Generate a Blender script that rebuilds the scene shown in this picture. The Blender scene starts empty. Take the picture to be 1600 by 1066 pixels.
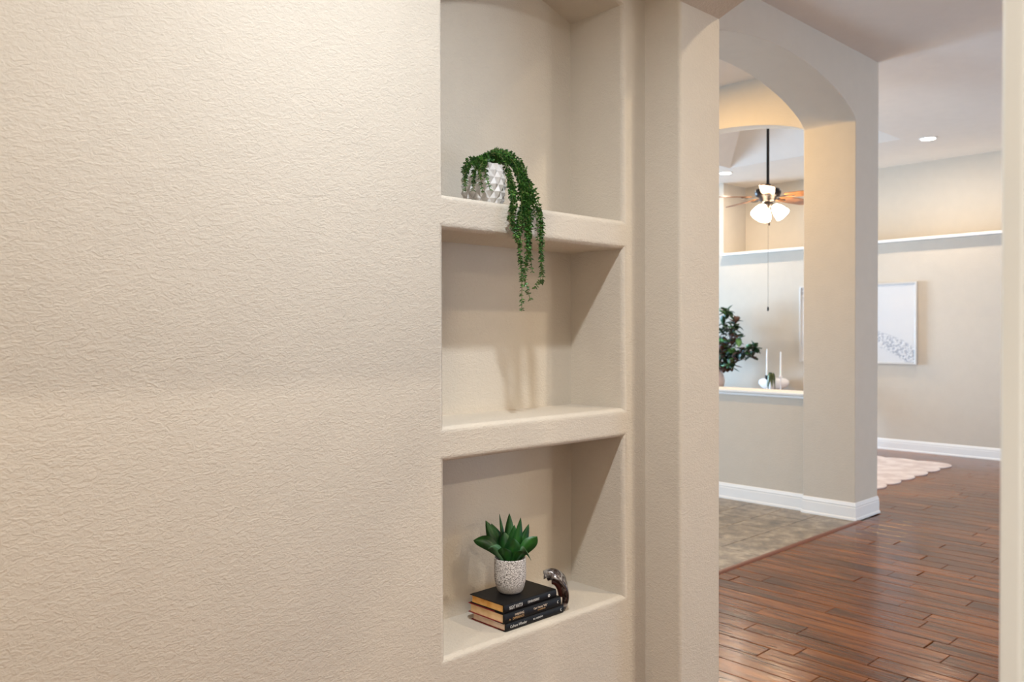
import bpy, bmesh, math, random
from mathutils import Vector, Matrix
from mathutils.geometry import tessellate_polygon
random.seed(7)
S = bpy.context.scene
COL = S.collection

# ------------------------------------------------------------------ camera
YAW, PITCH, ROLL = math.radians(46.7), math.radians(-0.82), math.radians(0.17)
F = Vector((math.cos(YAW)*math.cos(PITCH), math.sin(YAW)*math.cos(PITCH), math.sin(PITCH)))
R0 = Vector((math.sin(YAW), -math.cos(YAW), 0)); U0 = R0.cross(F)
RR = R0*math.cos(ROLL) - U0*math.sin(ROLL); UU = U0*math.cos(ROLL) + R0*math.sin(ROLL)
cd = bpy.data.cameras.new('camera'); cam = bpy.data.objects.new('camera', cd); COL.objects.link(cam)
cam.matrix_world = Matrix(((RR.x, UU.x, -F.x, 0), (RR.y, UU.y, -F.y, 0), (RR.z, UU.z, -F.z, 1.45), (0, 0, 0, 1)))
cd.sensor_width = 36; cd.lens = 1285*36/1600; cd.shift_y = 0.004
cd.clip_start = 0.05; cd.clip_end = 60
cd.dof.use_dof = True; cd.dof.focus_distance = 2.35; cd.dof.aperture_fstop = 5.0
S.camera = cam

# ------------------------------------------------------------------ view, world, large lights
S.view_settings.view_transform = 'Standard'; S.view_settings.look = 'None'
S.view_settings.gamma = 1; S.view_settings.exposure = 0; S.view_settings.use_curve_mapping = False
W = bpy.data.worlds.new('world'); S.world = W; W.use_nodes = True
W.node_tree.nodes['Background'].inputs[0].default_value = (.75, .87, 1, 1)
W.node_tree.nodes['Background'].inputs[1].default_value = .6

def area(name, loc, power, color, size, direction=(0, 0, -1), size_y=None, spread=180):
    l = bpy.data.lights.new(name, 'AREA'); l.energy = power; l.color = color; l.size = size
    l.shape = 'RECTANGLE' if size_y else 'DISK'
    if size_y: l.size_y = size_y
    l.spread = math.radians(spread)
    o = bpy.data.objects.new(name, l); COL.objects.link(o); o.location = loc
    o.rotation_euler = Vector(direction).to_track_quat('-Z', 'Z').to_euler()
    return o
WARM = (1, .80, .58); NEUT = (1, .93, .85); DAY = (.72, .86, 1.0)
area('hall_downlight', (.97, .83, 2.915), 29, (.84, .92, 1), .09, spread=150)
area('hall_downlight', (-.75, .83, 2.915), 17, (1, .92, .80), .09, spread=150)
area('dining_downlight', (3.18, -.37, 3.585), 40, (1, .84, .62), .12)
area('dining_downlight', (4.1, -3.0, 3.585), 70, (1, .80, .55), .12)
area('study_light', (-.1, -1.4, 2.75), 50, (1, .91, .79), .12)
area('study_jamb_fill', (-1.35, -.9, 1.5), 17, (.86, .94, 1), 1.0, (1, .30, 0), 1.3)  # added soft fill that brightens the door jamb; the study has no window here
area('foyer_door_daylight', (2.6, 5.0, 1.2), 105, (.50, .73, 1), 1.6, (1, -.25, -.1), 2.0)
area('foyer_downlight', (5.2, 3.9, 3.585), 50, (1, .62, .20), .12)
area('great_room_window_and_fill', (7.6, 11.8, 1.3), 700, (.44, .69, 1), 3.4, (.15, -1, -.16), 2.2, spread=120)
area('great_room_window_and_fill', (8.3, -3.85, 1.4), 170, (.42, .66, 1), 3.2, (.1, 1, 0), 2.2)  # added second source, cool fill for the right part of the back wall
area('dining_window_daylight', (4.9, -3.85, 1.5), 50, (.9, .95, 1), 1.6, (.1, 1, 0), 1.9)
area('great_room_downlight', (9.64, 3.49, 3.58), 28, (1, .82, .62), .13)
area('great_room_downlight', (9.70, 6.10, 3.58), 28, (1, .82, .62), .13)

# ------------------------------------------------------------------ materials
def srgb(r, g, b):
    f = lambda c: (c/255/12.92) if c/255 <= .04045 else ((c/255+.055)/1.055)**2.4
    return (f(r), f(g), f(b), 1)
class NT:
    def __init__(s, name):
        s.m = bpy.data.materials.new(name); s.m.use_nodes = True; s.t = s.m.node_tree
        s.b = s.t.nodes['Principled BSDF']
    def n(s, typ, **k):
        nd = s.t.nodes.new(typ)
        for a, v in k.items():
            if a.startswith('i_'): nd.inputs[a[2:].replace('_', ' ')].default_value = v
            else: setattr(nd, a, v)
        return nd
    def l(s, a, b): s.t.links.new(a, b)
    def set(s, **k):
        for a, v in k.items(): s.b.inputs[a.replace('_', ' ')].default_value = v
def simple(name, col, rough=.5, metal=0, **k):
    x = NT(name); x.set(Base_Color=col, Roughness=rough, Metallic=metal)
    for a, v in k.items(): x.b.inputs[a.replace('_', ' ')].default_value = v
    return x.m
def plaster(name, col, strength=.35, scale=1.0, rough=.75):
    x = NT(name); x.set(Roughness=rough, Base_Color=col)
    tc = x.n('ShaderNodeTexCoord')
    mp = x.n('ShaderNodeMapping'); mp.inputs['Scale'].default_value = (.8, .8, 1.35)
    x.l(tc.outputs['Object'], mp.inputs['Vector'])
    n1 = x.n('ShaderNodeTexNoise', i_Scale=95*scale, i_Detail=3.0, i_Roughness=.55, i_Distortion=.9)
    n2 = x.n('ShaderNodeTexNoise', i_Scale=230*scale, i_Detail=2.0)
    n3 = x.n('ShaderNodeTexNoise', i_Scale=9*scale, i_Detail=2.0)
    for q in (n1, n2): x.l(mp.outputs[0], q.inputs['Vector'])
    x.l(tc.outputs['Object'], n3.inputs['Vector'])
    cr = x.n('ShaderNodeValToRGB'); cr.color_ramp.elements[0].position = .38; cr.color_ramp.elements[1].position = .66
    x.l(n1.outputs['Fac'], cr.inputs['Fac'])
    mx = x.n('ShaderNodeMath', operation='MULTIPLY_ADD'); mx.inputs[1].default_value = .35
    x.l(n2.outputs['Fac'], mx.inputs[0]); x.l(cr.outputs['Color'], mx.inputs[2])
    m2 = x.n('ShaderNodeMath', operation='MULTIPLY_ADD'); m2.inputs[1].default_value = .8
    x.l(n3.outputs['Fac'], m2.inputs[0]); x.l(mx.outputs[0], m2.inputs[2])
    bp = x.n('ShaderNodeBump'); bp.inputs['Strength'].default_value = strength; bp.inputs['Distance'].default_value = .0022
    x.l(m2.outputs[0], bp.inputs['Height']); x.l(bp.outputs[0], x.b.inputs['Normal'])
    # faint uneven paint tone
    mc = x.n('ShaderNodeMix', data_type='RGBA'); mc.inputs['A'].default_value = tuple(c*.96 for c in col[:3])+(1,)
    mc.inputs['B'].default_value = tuple(min(1, c*1.03) for c in col[:3])+(1,)
    x.l(n3.outputs['Fac'], mc.inputs['Factor']); x.l(mc.outputs['Result'], x.b.inputs['Base Color'])
    return x.m
M = {}
M['wall'] = plaster('beige_orange_peel_plaster', srgb(203, 192, 176), .36, 1.05)
M['ceil'] = plaster('ceiling_paint', srgb(224, 214, 202), .3, .8)
M['trim'] = simple('white_trim_paint', srgb(236, 234, 230), .35)
M['trim_grey'] = simple('off_white_casing_paint', srgb(222, 224, 220), .4)

def wood_mat(name, planks=True):
    x = NT(name)
    tc = x.n('ShaderNodeTexCoord'); oi = x.n('ShaderNodeObjectInfo')
    off = x.n('ShaderNodeVectorMath', operation='SCALE'); off.inputs['Scale'].default_value = 37.0
    comb = x.n('ShaderNodeCombineXYZ')
    for i in range(3): x.l(oi.outputs['Random'], comb.inputs[i])
    x.l(comb.outputs[0], off.inputs[0])
    add = x.n('ShaderNodeVectorMath', operation='ADD')
    x.l(tc.outputs['Object'], add.inputs[0]); x.l(off.outputs[0], add.inputs[1])
    mp = x.n('ShaderNodeMapping'); mp.inputs['Scale'].default_value = (9, .9, 9)
    x.l(add.outputs[0], mp.inputs['Vector'])
    g = x.n('ShaderNodeTexNoise', i_Scale=2.2, i_Detail=7.0, i_Roughness=.62, i_Distortion=.6)
    x.l(mp.outputs[0], g.inputs['Vector'])
    blot = x.n('ShaderNodeTexNoise', i_Scale=5.0, i_Detail=2.0)
    mpb = x.n('ShaderNodeMapping'); mpb.inputs['Scale'].default_value = (1, .35, 1)
    x.l(add.outputs[0], mpb.inputs['Vector']); x.l(mpb.outputs[0], blot.inputs['Vector'])
    vo = x.n('ShaderNodeTexVoronoi', i_Scale=1.6)
    mpv = x.n('ShaderNodeMapping'); mpv.inputs['Scale'].default_value = (2.6, .8, 1)
    x.l(add.outputs[0], mpv.inputs['Vector']); x.l(mpv.outputs[0], vo.inputs['Vector'])
    ramp = x.n('ShaderNodeValToRGB')
    e = ramp.color_ramp.elements
    e[0].position = .28; e[0].color = srgb(64, 35, 16); e[1].position = .74; e[1].color = srgb(150, 90, 40)
    mid = e.new(.5); mid.color = srgb(108, 62, 27)
    s1 = x.n('ShaderNodeMath', operation='MULTIPLY_ADD'); s1.inputs[1].default_value = .16
    x.l(oi.outputs['Random'], s1.inputs[0]); x.l(g.outputs['Fac'], s1.inputs[2])
    s2 = x.n('ShaderNodeMath', operation='MULTIPLY_ADD'); s2.inputs[1].default_value = .35
    x.l(blot.outputs['Fac'], s2.inputs[0]); x.l(s1.outputs[0], s2.inputs[2])
    s3 = x.n('ShaderNodeMath', operation='SUBTRACT'); s3.inputs[1].default_value = .235
    x.l(s2.outputs[0], s3.inputs[0]); x.l(s3.outputs[0], ramp.inputs['Fac'])
    kr = x.n('ShaderNodeValToRGB'); kr.color_ramp.elements[0].position = .03; kr.color_ramp.elements[0].color = (.12, .12, .12, 1)
    kr.color_ramp.elements[1].position = .13; kr.color_ramp.elements[1].color = (1, 1, 1, 1)
    x.l(vo.outputs['Distance'], kr.inputs['Fac'])
    mu = x.n('ShaderNodeMix', data_type='RGBA', blend_type='MULTIPLY'); mu.inputs['Factor'].default_value = .75
    x.l(ramp.outputs['Color'], mu.inputs['A']); x.l(kr.outputs['Color'], mu.inputs['B'])
    x.l(mu.outputs['Result'], x.b.inputs['Base Color'])
    # hand scraped ripples
    rp = x.n('ShaderNodeTexNoise', i_Scale=1.0, i_Detail=3.0)
    mr = x.n('ShaderNodeMapping'); mr.inputs['Scale'].default_value = (75, 9, 1)
    x.l(add.outputs[0], mr.inputs['Vector']); x.l(mr.outputs[0], rp.inputs['Vector'])
    bp = x.n('ShaderNodeBump'); bp.inputs['Strength'].default_value = .35; bp.inputs['Distance'].default_value = .004
    x.l(rp.outputs['Fac'], bp.inputs['Height']); x.l(bp.outputs[0], x.b.inputs['Normal'])
    rr = x.n('ShaderNodeMapRange'); rr.inputs['To Min'].default_value = .13; rr.inputs['To Max'].default_value = .24
    x.l(g.outputs['Fac'], rr.inputs['Value']); x.l(rr.outputs[0], x.b.inputs['Roughness'])
    x.set(Specular_IOR_Level=.32)
    return x.m
M['wood'] = wood_mat('hand_scraped_hickory')

def tile_mat():
    x = NT('slate_look_tile')
    tc = x.n('ShaderNodeTexCoord'); oi = x.n('ShaderNodeObjectInfo')
    comb = x.n('ShaderNodeCombineXYZ')
    sc = x.n('ShaderNodeMath', operation='MULTIPLY'); sc.inputs[1].default_value = 50
    x.l(oi.outputs['Random'], sc.inputs[0])
    for i in range(3): x.l(sc.outputs[0], comb.inputs[i])
    add = x.n('ShaderNodeVectorMath', operation='ADD'); x.l(tc.outputs['Object'], add.inputs[0]); x.l(comb.outputs[0], add.inputs[1])
    a = x.n('ShaderNodeTexNoise', i_Scale=8.0, i_Detail=8.0, i_Roughness=.7, i_Distortion=.25)
    x.l(add.outputs[0], a.inputs['Vector'])
    r = x.n('ShaderNodeValToRGB'); e = r.color_ramp.elements
    e[0].position = .34; e[0].color = srgb(104, 103, 97); e[1].position = .68; e[1].color = srgb(182, 172, 156)
    k = e.new(.5); k.color = srgb(140, 130, 118)
    x.l(a.outputs['Fac'], r.inputs['Fac']); x.l(r.outputs['Color'], x.b.inputs['Base Color'])
    bp = x.n('ShaderNodeBump'); bp.inputs['Strength'].default_value = .3; bp.inputs['Distance'].default_value = .003
    x.l(a.outputs['Fac'], bp.inputs['Height']); x.l(bp.outputs[0], x.b.inputs['Normal'])
    x.set(Roughness=.42)
    return x.m
M['tile'] = tile_mat()
M['grout'] = simple('dark_grout', srgb(92, 86, 78), .9)
M['strip'] = simple('reddish_brown_transition_wood', srgb(118, 70, 50), .35)

def noisy(name, c1, c2, scale, rough=.6, bump=0, lo=.4, hi=.6, detail=3.0, vec='Object', **k):
    x = NT(name); tc = x.n('ShaderNodeTexCoord')
    n = x.n('ShaderNodeTexNoise', i_Scale=scale, i_Detail=detail); x.l(tc.outputs[vec], n.inputs['Vector'])
    r = x.n('ShaderNodeValToRGB'); r.color_ramp.elements[0].position = lo; r.color_ramp.elements[1].position = hi
    r.color_ramp.elements[0].color = c1; r.color_ramp.elements[1].color = c2
    x.l(n.outputs['Fac'], r.inputs['Fac']); x.l(r.outputs['Color'], x.b.inputs['Base Color'])
    if bump:
        bp = x.n('ShaderNodeBump'); bp.inputs['Strength'].default_value = bump; bp.inputs['Distance'].default_value = .002
        x.l(n.outputs['Fac'], bp.inputs['Height']); x.l(bp.outputs[0], x.b.inputs['Normal'])
    x.set(Roughness=rough)
    for a, v in k.items(): x.b.inputs[a.replace('_', ' ')].default_value = v
    return x.m

# ------------------------------------------------------------------ object helpers
def link(name, me, mat=None, parent=None, kind=None, smooth=False):
    o = bpy.data.objects.new(name, me); COL.objects.link(o)
    if mat and not me.materials: me.materials.append(mat)
    if parent: o.parent = parent
    if kind: o['kind'] = kind
    if smooth:
        for p in me.polygons: p.use_smooth = True
    return o
def tag(o, label, cat, group=None):
    o['label'] = label; o['category'] = cat
    if group: o['group'] = group
    return o
def thing(name, label, cat, loc, rz=0, group=None):
    o = bpy.data.objects.new(name, None); o.empty_display_size = .05; COL.objects.link(o)
    o.location = loc; o.rotation_euler = (0, 0, rz)
    return tag(o, label, cat, group)
def bm_obj(name, bm, mat, parent=None, kind=None, smooth=False):
    bmesh.ops.recalc_face_normals(bm, faces=bm.faces[:])
    me = bpy.data.meshes.new(name); bm.to_mesh(me); bm.free()
    return link(name, me, mat, parent, kind, smooth)
def bx(bm, x0, y0, z0, x1, y1, z1, bevel=0, seg=2):
    r = bmesh.ops.create_cube(bm, size=1)
    for v in r['verts']:
        v.co = Vector(((x0+x1)/2+v.co.x*(x1-x0), (y0+y1)/2+v.co.y*(y1-y0), (z0+z1)/2+v.co.z*(z1-z0)))
    if bevel:
        es = list({e for v in r['verts'] for e in v.link_edges})
        bmesh.ops.bevel(bm, geom=es, offset=bevel, segments=seg, profile=.5, affect='EDGES')
def box(name, a, b, mat, parent=None, kind=None, bevel=0, seg=2):
    bm = bmesh.new(); bx(bm, *a, *b, bevel, seg)
    return bm_obj(name, bm, mat, parent, kind)
def lathe(bm, prof, seg=32, cx=0, cy=0, close_bottom=True):
    rings = []
    for r, z in prof:
        rings.append([bm.verts.new((cx+r*math.cos(2*math.pi*i/seg), cy+r*math.sin(2*math.pi*i/seg), z)) for i in range(seg)])
    for a, b in zip(rings, rings[1:]):
        for i in range(seg): bm.faces.new((a[i], a[(i+1) % seg], b[(i+1) % seg], b[i]))
    if close_bottom: bm.faces.new(rings[0][::-1])
    return rings
def tube(bm, pts, rad, seg=8, cap=True):
    pts = [Vector(p) for p in pts]; rings = []
    n = len(pts)
    for i, p in enumerate(pts):
        d = (pts[min(i+1, n-1)]-pts[max(i-1, 0)]).normalized()
        u = d.cross(Vector((0, 0, 1)) if abs(d.z) < .9 else Vector((1, 0, 0))).normalized(); v = d.cross(u)
        r = rad[i] if isinstance(rad, (list, tuple)) else rad
        rings.append([bm.verts.new(p+u*r*math.cos(2*math.pi*k/seg)+v*r*math.sin(2*math.pi*k/seg)) for k in range(seg)])
    for a, b in zip(rings, rings[1:]):
        for k in range(seg): bm.faces.new((a[k], a[(k+1) % seg], b[(k+1) % seg], b[k]))
    if cap: bm.faces.new(rings[0][::-1]); bm.faces.new(rings[-1])
def spline(pts, n=6):
    pts = [Vector(p) for p in pts]; out = []
    for i in range(len(pts)-1):
        p0, p1, p2, p3 = pts[max(i-1, 0)], pts[i], pts[i+1], pts[min(i+2, len(pts)-1)]
        for k in range(n):
            t = k/n
            out.append(.5*((2*p1)+(p2-p0)*t+(2*p0-5*p1+4*p2-p3)*t*t+(3*p1-p0-3*p2+p3)*t**3))
    out.append(pts[-1]); return out

# ------------------------------------------------------------------ plane wall with rounded openings
def wall_mesh(name, outer, holes, thick, axes, origin, r, mat, kind='structure', parent=None, through=True, seg=6, open_edges=None):
    """outer/holes: (u,v) loops. axes=(U,V,N): N points from the visible face into the wall."""
    U, V, N = [Vector(a) for a in axes]; O = Vector(origin); bm = bmesh.new()
    P = lambda u, v, d: O+U*u+V*v+N*d
    def offs(loop, q):           # grow a ccw loop outward by q
        n = len(loop); res = []
        for i in range(n):
            a, b, c = [Vector(loop[(i+k) % n]) for k in (-1, 0, 1)]
            d1 = (b-a).normalized(); d2 = (c-b).normalized()
            n1 = Vector((d1.y, -d1.x)); n2 = Vector((d2.y, -d2.x))
            k = 1+n1.dot(n2); res.append(b+(n1+n2)*(q/max(k, .3)))
        return res
    def face(loopO, loopsH, d):
        polys = [[Vector((p[0], p[1], 0)) for p in loopO]]+[[Vector((p[0], p[1], 0)) for p in h] for h in loopsH]
        flat = [p for q in polys for p in q]
        vs = [bm.verts.new(P(p.x, p.y, d)) for p in flat]
        for t in tessellate_polygon(polys):
            try: bm.faces.new([vs[i] for i in t])
            except ValueError: pass
    face(outer, [offs(h, r) for h in holes], 0)
    for h in holes:
        n = len(h); prev = None
        lv = [(offs(h, r*(1-math.sin(math.pi/2*k/seg))), r*(1-math.cos(math.pi/2*k/seg))) for k in range(seg+1)]
        lv.append((h, thick-r if through else thick))
        if through:
            lv += [(offs(h, r*(1-math.cos(math.pi/2*k/seg))), thick-r+r*math.sin(math.pi/2*k/seg)) for k in range(1, seg+1)]
        for lp, d in lv:
            cur = [bm.verts.new(P(p[0], p[1], d)) for p in lp]
            if prev:
                for i in range(n): bm.faces.new((prev[i], prev[(i+1) % n], cur[(i+1) % n], cur[i]))
            prev = cur
    if through:
        face(outer, [offs(h, r) for h in holes], thick)
    n = len(outer); T = thick if through else thick
    a = [bm.verts.new(P(*p, 0)) for p in outer]; b = [bm.verts.new(P(*p, T)) for p in outer]
    for i in range(n): bm.faces.new((a[i], a[(i+1) % n], b[(i+1) % n], b[i]))
    bmesh.ops.remove_doubles(bm, verts=bm.verts[:], dist=1e-5)
    o = bm_obj(name, bm, mat, parent, kind)
    for p in o.data.polygons: p.use_smooth = True
    o.data.set_sharp_from_angle(angle=math.radians(32))
    w = o.modifiers.new('wn', 'WEIGHTED_NORMAL'); w.keep_sharp = True; w.weight = 100
    return o

# ------------------------------------------------------------------ NICHE WALL (hall left wall), face on y = 1.66
NX0, NX1, NB, WY, RF = 1.327, 2.053, 1.888, 1.66, .018
SILL, S1a, S1b, S2a, S2b, SPR, APX = .610, 1.118, 1.210, 1.718, 1.808, 2.49, 2.56
def arc_loop(x0, x1, z0, zs, za, n=20, mix=0.0):
    c = (x0+x1)/2; hw = (x1-x0)/2; rise = za-zs; R = (hw*hw+rise*rise)/(2*rise)
    pts = [(x0, z0), (x1, z0)]
    for i in range(n+1):
        u = 1-2*i/n
        if mix: u = math.sin(u*math.pi/2)
        dx = hw*u; circ = math.sqrt(max(R*R-dx*dx, 0))-(R-rise); ell = rise*math.sqrt(max(0, 1-u*u))
        pts.append((c+dx, zs+(1-mix)*circ+mix*ell))
    return pts
def niche_wall():
    # wall front with one tall opening per niche, linings and back joined into one skin
    holes = [[(NX0, SILL), (NX1, SILL), (NX1, S1a), (NX0, S1a)],
             [(NX0, S1b), (NX1, S1b), (NX1, S2a), (NX0, S2a)],
             arc_loop(NX0, NX1, S2b, SPR, APX)]
    outer = [(-1.2, 0), (2.163, 0), (2.163, 2.94), (-1.2, 2.94)]
    w = wall_mesh('wall_left', outer, holes, NB-WY, ((1, 0, 0), (0, 0, 1), (0, 1, 0)), (0, WY, 0), RF, M['wall'], through=False, seg=8)
    box('niche_back', (-1.2, NB, 0), (2.163, NB+.10, 2.94), M['wall'], w)
    # children: the solid plaster shelves between the niches
    for z0, z1 in ((S1a, S1b), (S2a, S2b)):
        box('shelf', (NX0-.0005, WY+.02, z0+.0006), (NX1+.0005, NB-.0006, z1-.0006), M['wall'], w)
    return w
niche_wall()

# hall end wall with its arch, facing the camera (face x = 2.163), thickness .226
def arch_wall(name, a0, a1, top, o0, o1, zs, za, axes, origin, thick, r, mix=0.0, n=28):
    arc = arc_loop(o0, o1, 0, zs, za, n, mix)[2:]       # from (o1,zs) over to (o0,zs)
    loop = [(a0, 0), (o0, 0)]+arc[::-1]+[(o1, 0), (a1, 0), (a1, top), (a0, top)]
    # single polygon, extruded, opening edges rounded by a bevel modifier-free profile
    U, V, N = [Vector(a) for a in axes]; O = Vector(origin); bm = bmesh.new()
    op0, op1 = 1, 1+len(arc)+1
    def lift(d, q):
        res = []
        m = len(loop)
        for i, p in enumerate(loop):
            b = Vector(p)
            if op0 <= i <= op1:
                a = Vector(loop[i-1]) if i > op0 else b+Vector((0, -1)); c = Vector(loop[i+1]) if i < op1 else b+Vector((0, -1))
                d1 = (b-a).normalized(); d2 = (c-b).normalized()
                n1 = Vector((-d1.y, d1.x)); n2 = Vector((-d2.y, d2.x)); k = 1+n1.dot(n2)
                b = b+(n1+n2)*(q/max(k, .3))
            res.append(b)
        return res
    seg = 4; lv = []
    for k in range(seg+1): lv.append((r*(1-math.cos(math.pi/2*k/seg)), r*(1-math.sin(math.pi/2*k/seg))))
    for k in range(seg+1): lv.append((thick-r+r*math.sin(math.pi/2*k/seg), r*(1-math.cos(math.pi/2*k/seg))))
    rings = [[bm.verts.new(O+U*p.x+V*p.y+N*d) for p in lift(d, q)] for d, q in lv]
    m = len(loop)
    for a, b in zip(rings, rings[1:]):
        for i in range(m): bm.faces.new((a[i], a[(i+1) % m], b[(i+1) % m], b[i]))
    for ring, (d, q) in ((rings[0], lv[0]), (rings[-1], lv[-1])):
        for t in tessellate_polygon([[Vector((p.x, p.y, 0)) for p in lift(d, q)]]): bm.faces.new([ring[i] for i in t])
    o = bm_obj(name, bm, M['wall'], None, 'structure')
    for p in o.data.polygons: p.use_smooth = True
    o.data.set_sharp_from_angle(angle=math.radians(35))
    w = o.modifiers.new('wn', 'WEIGHTED_NORMAL'); w.keep_sharp = True; w.weight = 100
    return o
arch_wall('wall_front', -.6, 6.6, 3.6, .30, 1.522, 2.49, 2.605, ((0, 1, 0), (0, 0, 1), (1, 0, 0)), (2.163, 0, 0), .228, .012)
# arch wall between dining floor and foyer (face y = 2.785)
arch_wall('wall_middle', 2.391, 6.648, 3.6, 3.86, 6.245, 3.062, 3.362, ((1, 0, 0), (0, 0, 1), (0, 1, 0)), (0, 2.785, 0), .425, .008, mix=.5)
# half wall with arched opening above it (face x = 6.29)
wall_mesh('wall_inner', [(3.21, 0), (6.6, 0), (6.6, 3.6), (3.21, 3.6)], [arc_loop(3.215, 5.02, .925, 3.075, 3.235, 24, .4)], .17,
          ((0, 1, 0), (0, 0, 1), (1, 0, 0)), (6.29, 0, 0), .004, M['wall'])

# baseboards and shoe mouldings: profile (outward, z)
BB = [(0, 0), (.019, 0), (.019, .012), (.016, .019), (.0125, .022), (.0125, .095), (.0095, .099), (.0095, .104), (.0115, .107), (.0115, .112), (.009, .118), (.007, .128), (.004, .135), (0, .137)]
def sweep(name, path, prof, side, mat=None, kind='structure', parent=None):
    bm = bmesh.new(); rings = []; n = len(path)
    for i, p in enumerate(path):
        p = Vector(p)
        d1 = (p-Vector(path[i-1])).normalized() if i else (Vector(path[1])-p).normalized()
        d2 = (Vector(path[i+1])-p).normalized() if i < n-1 else d1
        n1 = Vector((-d1.y, d1.x))*side; n2 = Vector((-d2.y, d2.x))*side; k = 1+n1.dot(n2)
        m = (n1+n2)/max(k, .2)
        rings.append([bm.verts.new((p.x+m.x*o, p.y+m.y*o, z)) for o, z in prof])
    for a, b in zip(rings, rings[1:]):
        for i in range(len(prof)-1): bm.faces.new((a[i], a[i+1], b[i+1], b[i]))
    bm.faces.new(rings[0]); bm.faces.new(rings[-1][::-1])
    return bm_obj(name, bm, mat or M['trim'], parent, kind)
sweep('baseboard_pillar', [(6.29, 3.2), (6.245, 3.2), (6.245, 2.785), (6.648, 2.785), (6.648, 3.21)], BB, -1)
sweep('baseboard_inner', [(6.29, 6.3), (6.29, 3.2)], BB, -1)
sweep('baseboard_back', [(10.335, -3.9), (10.335, 11.9)], BB, 1)
sweep('baseboard_front', [(2.391, 1.6), (2.391, 2.785)], BB, -1)
sweep('baseboard_middle', [(2.391, 2.785), (3.86, 2.785), (3.86, 3.2)], BB, -1)
sweep('baseboard_left', [(-1.1, 1.66), (2.163, 1.66), (2.163, 1.522), (2.391, 1.522)], BB, -1)
# ledge cap on the half wall
CAP = [(0, .910), (.004, .910), (.010, .914), (.012, .922), (.012, .928), (.020, .932), (.030, .934), (.036, .940), (.038, .950), (.036, .958), (.030, .961), (0, .961)]
cap = sweep('trim_1', [(6.29, 5.02), (6.29, 3.212)], CAP, -1)
box('cap_board', (6.288, 3.212, .926), (6.50, 5.02, .961), M['trim'], cap, bevel=.004)

# back wall of the great room: lower wall, plant ledge, set back upper wall
bm = bmesh.new()
bx(bm, 10.335, -4, 0, 11.1, 12, 2.548); bx(bm, 10.93, -4, 2.545, 11.1, 6.53, 4.2); bx(bm, 10.335, 6.53, 2.545, 11.1, 12, 4.2)
wb = bm_obj('wall_back', bm, M['wall'], None, 'structure')
box('plant_ledge', (10.255, -4, 2.549), (10.935, 6.53, 2.582), M['trim'], wb, bevel=.006)

# other shell walls (outside the view)
def wall_with_window(name, a, b, axis, wins, mat):
    """solid wall slab between corners a and b, with rectangular openings"""
    x0, y0, x1, y1 = a[0], a[1], b[0], b[1]; h = b[2]
    bm = bmesh.new()
    lo, hi = (x0, x1) if axis == 0 else (y0, y1)
    cur = lo
    def sl(p, q, z0, z1):
        if axis == 0: bx(bm, p, y0, z0, q, y1, z1)
        else: bx(bm, x0, p, z0, x1, q, z1)
    for (p, q, z0, z1) in wins:
        sl(cur, p, 0, h); sl(p, q, 0, z0); sl(p, q, z1, h); cur = q
    sl(cur, hi, 0, h)
    return bm_obj(name, bm, mat, None, 'structure')
wall_with_window('wall_right', (2.391, -4.1), (11.1, -3.95, 4.2), 0, [(3.5, 5.3, .5, 2.5), (6.6, 10.0, .3, 2.7)], M['wall'])
box('wall_far', (6.3, 12, 0), (11.1, 12.15, 4.2), M['wall'], kind='structure')
box('wall_foyer', (2.391, 6.45, 0), (6.46, 6.6, 3.6), M['wall'], kind='structure')
box('wall_side', (6.3, 6.6, 0), (6.46, 12.0, 3.6), M['wall'], kind='structure')
box('wall_dining', (2.163, -4.1, 0), (2.391, -.6, 3.6), M['wall'], kind='structure')
# near wall of the hall: door opening the camera looks through
box('wall_near', (.915, .12, 0), (2.163, .245, 2.94), M['wall'], kind='structure')
box('wall_near_left', (-1.2, .12, 0), (-.25, .245, 2.94), M['wall'], kind='structure')
box('wall_over_door', (-.25, .12, 2.05), (.915, .245, 2.94), M['wall'], kind='structure')
bm = bmesh.new()
bx(bm, .905, .118, 0, .9155, .2385, 2.05); bx(bm, .8995, .2385, 0, .965, .258, 2.11, .003); bx(bm, .912, .105, 0, .97, .12, 2.11)
bm_obj('trim_2', bm, M['trim_grey'], None, 'structure')
box('wall_study_left', (-1.6, -2.6, 0), (-1.45, .12, 2.94), M['wall'], kind='structure')
box('wall_study_back', (-1.6, -2.75, 0), (2.163, -2.6, 2.94), M['wall'], kind='structure')
box('wall_hall_end', (-1.35, .12, 0), (-1.2, 1.99, 2.94), M['wall'], kind='structure')

# ceilings
box('ceiling_hall', (-1.6, -2.75, 2.94), (2.163, 1.99, 3.05), M['ceil'], kind='structure')
def main_ceiling():
    bm = bmesh.new(); TX0, TX1, TY0, TY1, zc, zt, ins = 6.75, 9.47, 3.715, 5.885, 3.6, 4.02, .42
    polys = [[Vector((x, y, 0)) for x, y in ((2.163, -4.1), (11.1, -4.1), (11.1, 12.15), (2.163, 12.15))],
             [Vector((x, y, 0)) for x, y in ((TX0, TY0), (TX1, TY0), (TX1, TY1), (TX0, TY1))]]
    vs = [bm.verts.new((p.x, p.y, zc)) for q in polys for p in q]
    for t in tessellate_polygon(polys): bm.faces.new([vs[i] for i in t])
    a = vs[4:]; b = [bm.verts.new((x, y, zt)) for x, y in ((TX0+ins, TY0+ins), (TX1-ins, TY0+ins), (TX1-ins, TY1-ins), (TX0+ins, TY1-ins))]
    for i in range(4): bm.faces.new((a[i], a[(i+1) % 4], b[(i+1) % 4], b[i]))
    bm.faces.new(b)
    bx(bm, 2.163, -4.1, 4.1, 11.1, 12.15, 4.15)
    return bm_obj('ceiling', bm, M['ceil'], None, 'structure')
main_ceiling()

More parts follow.
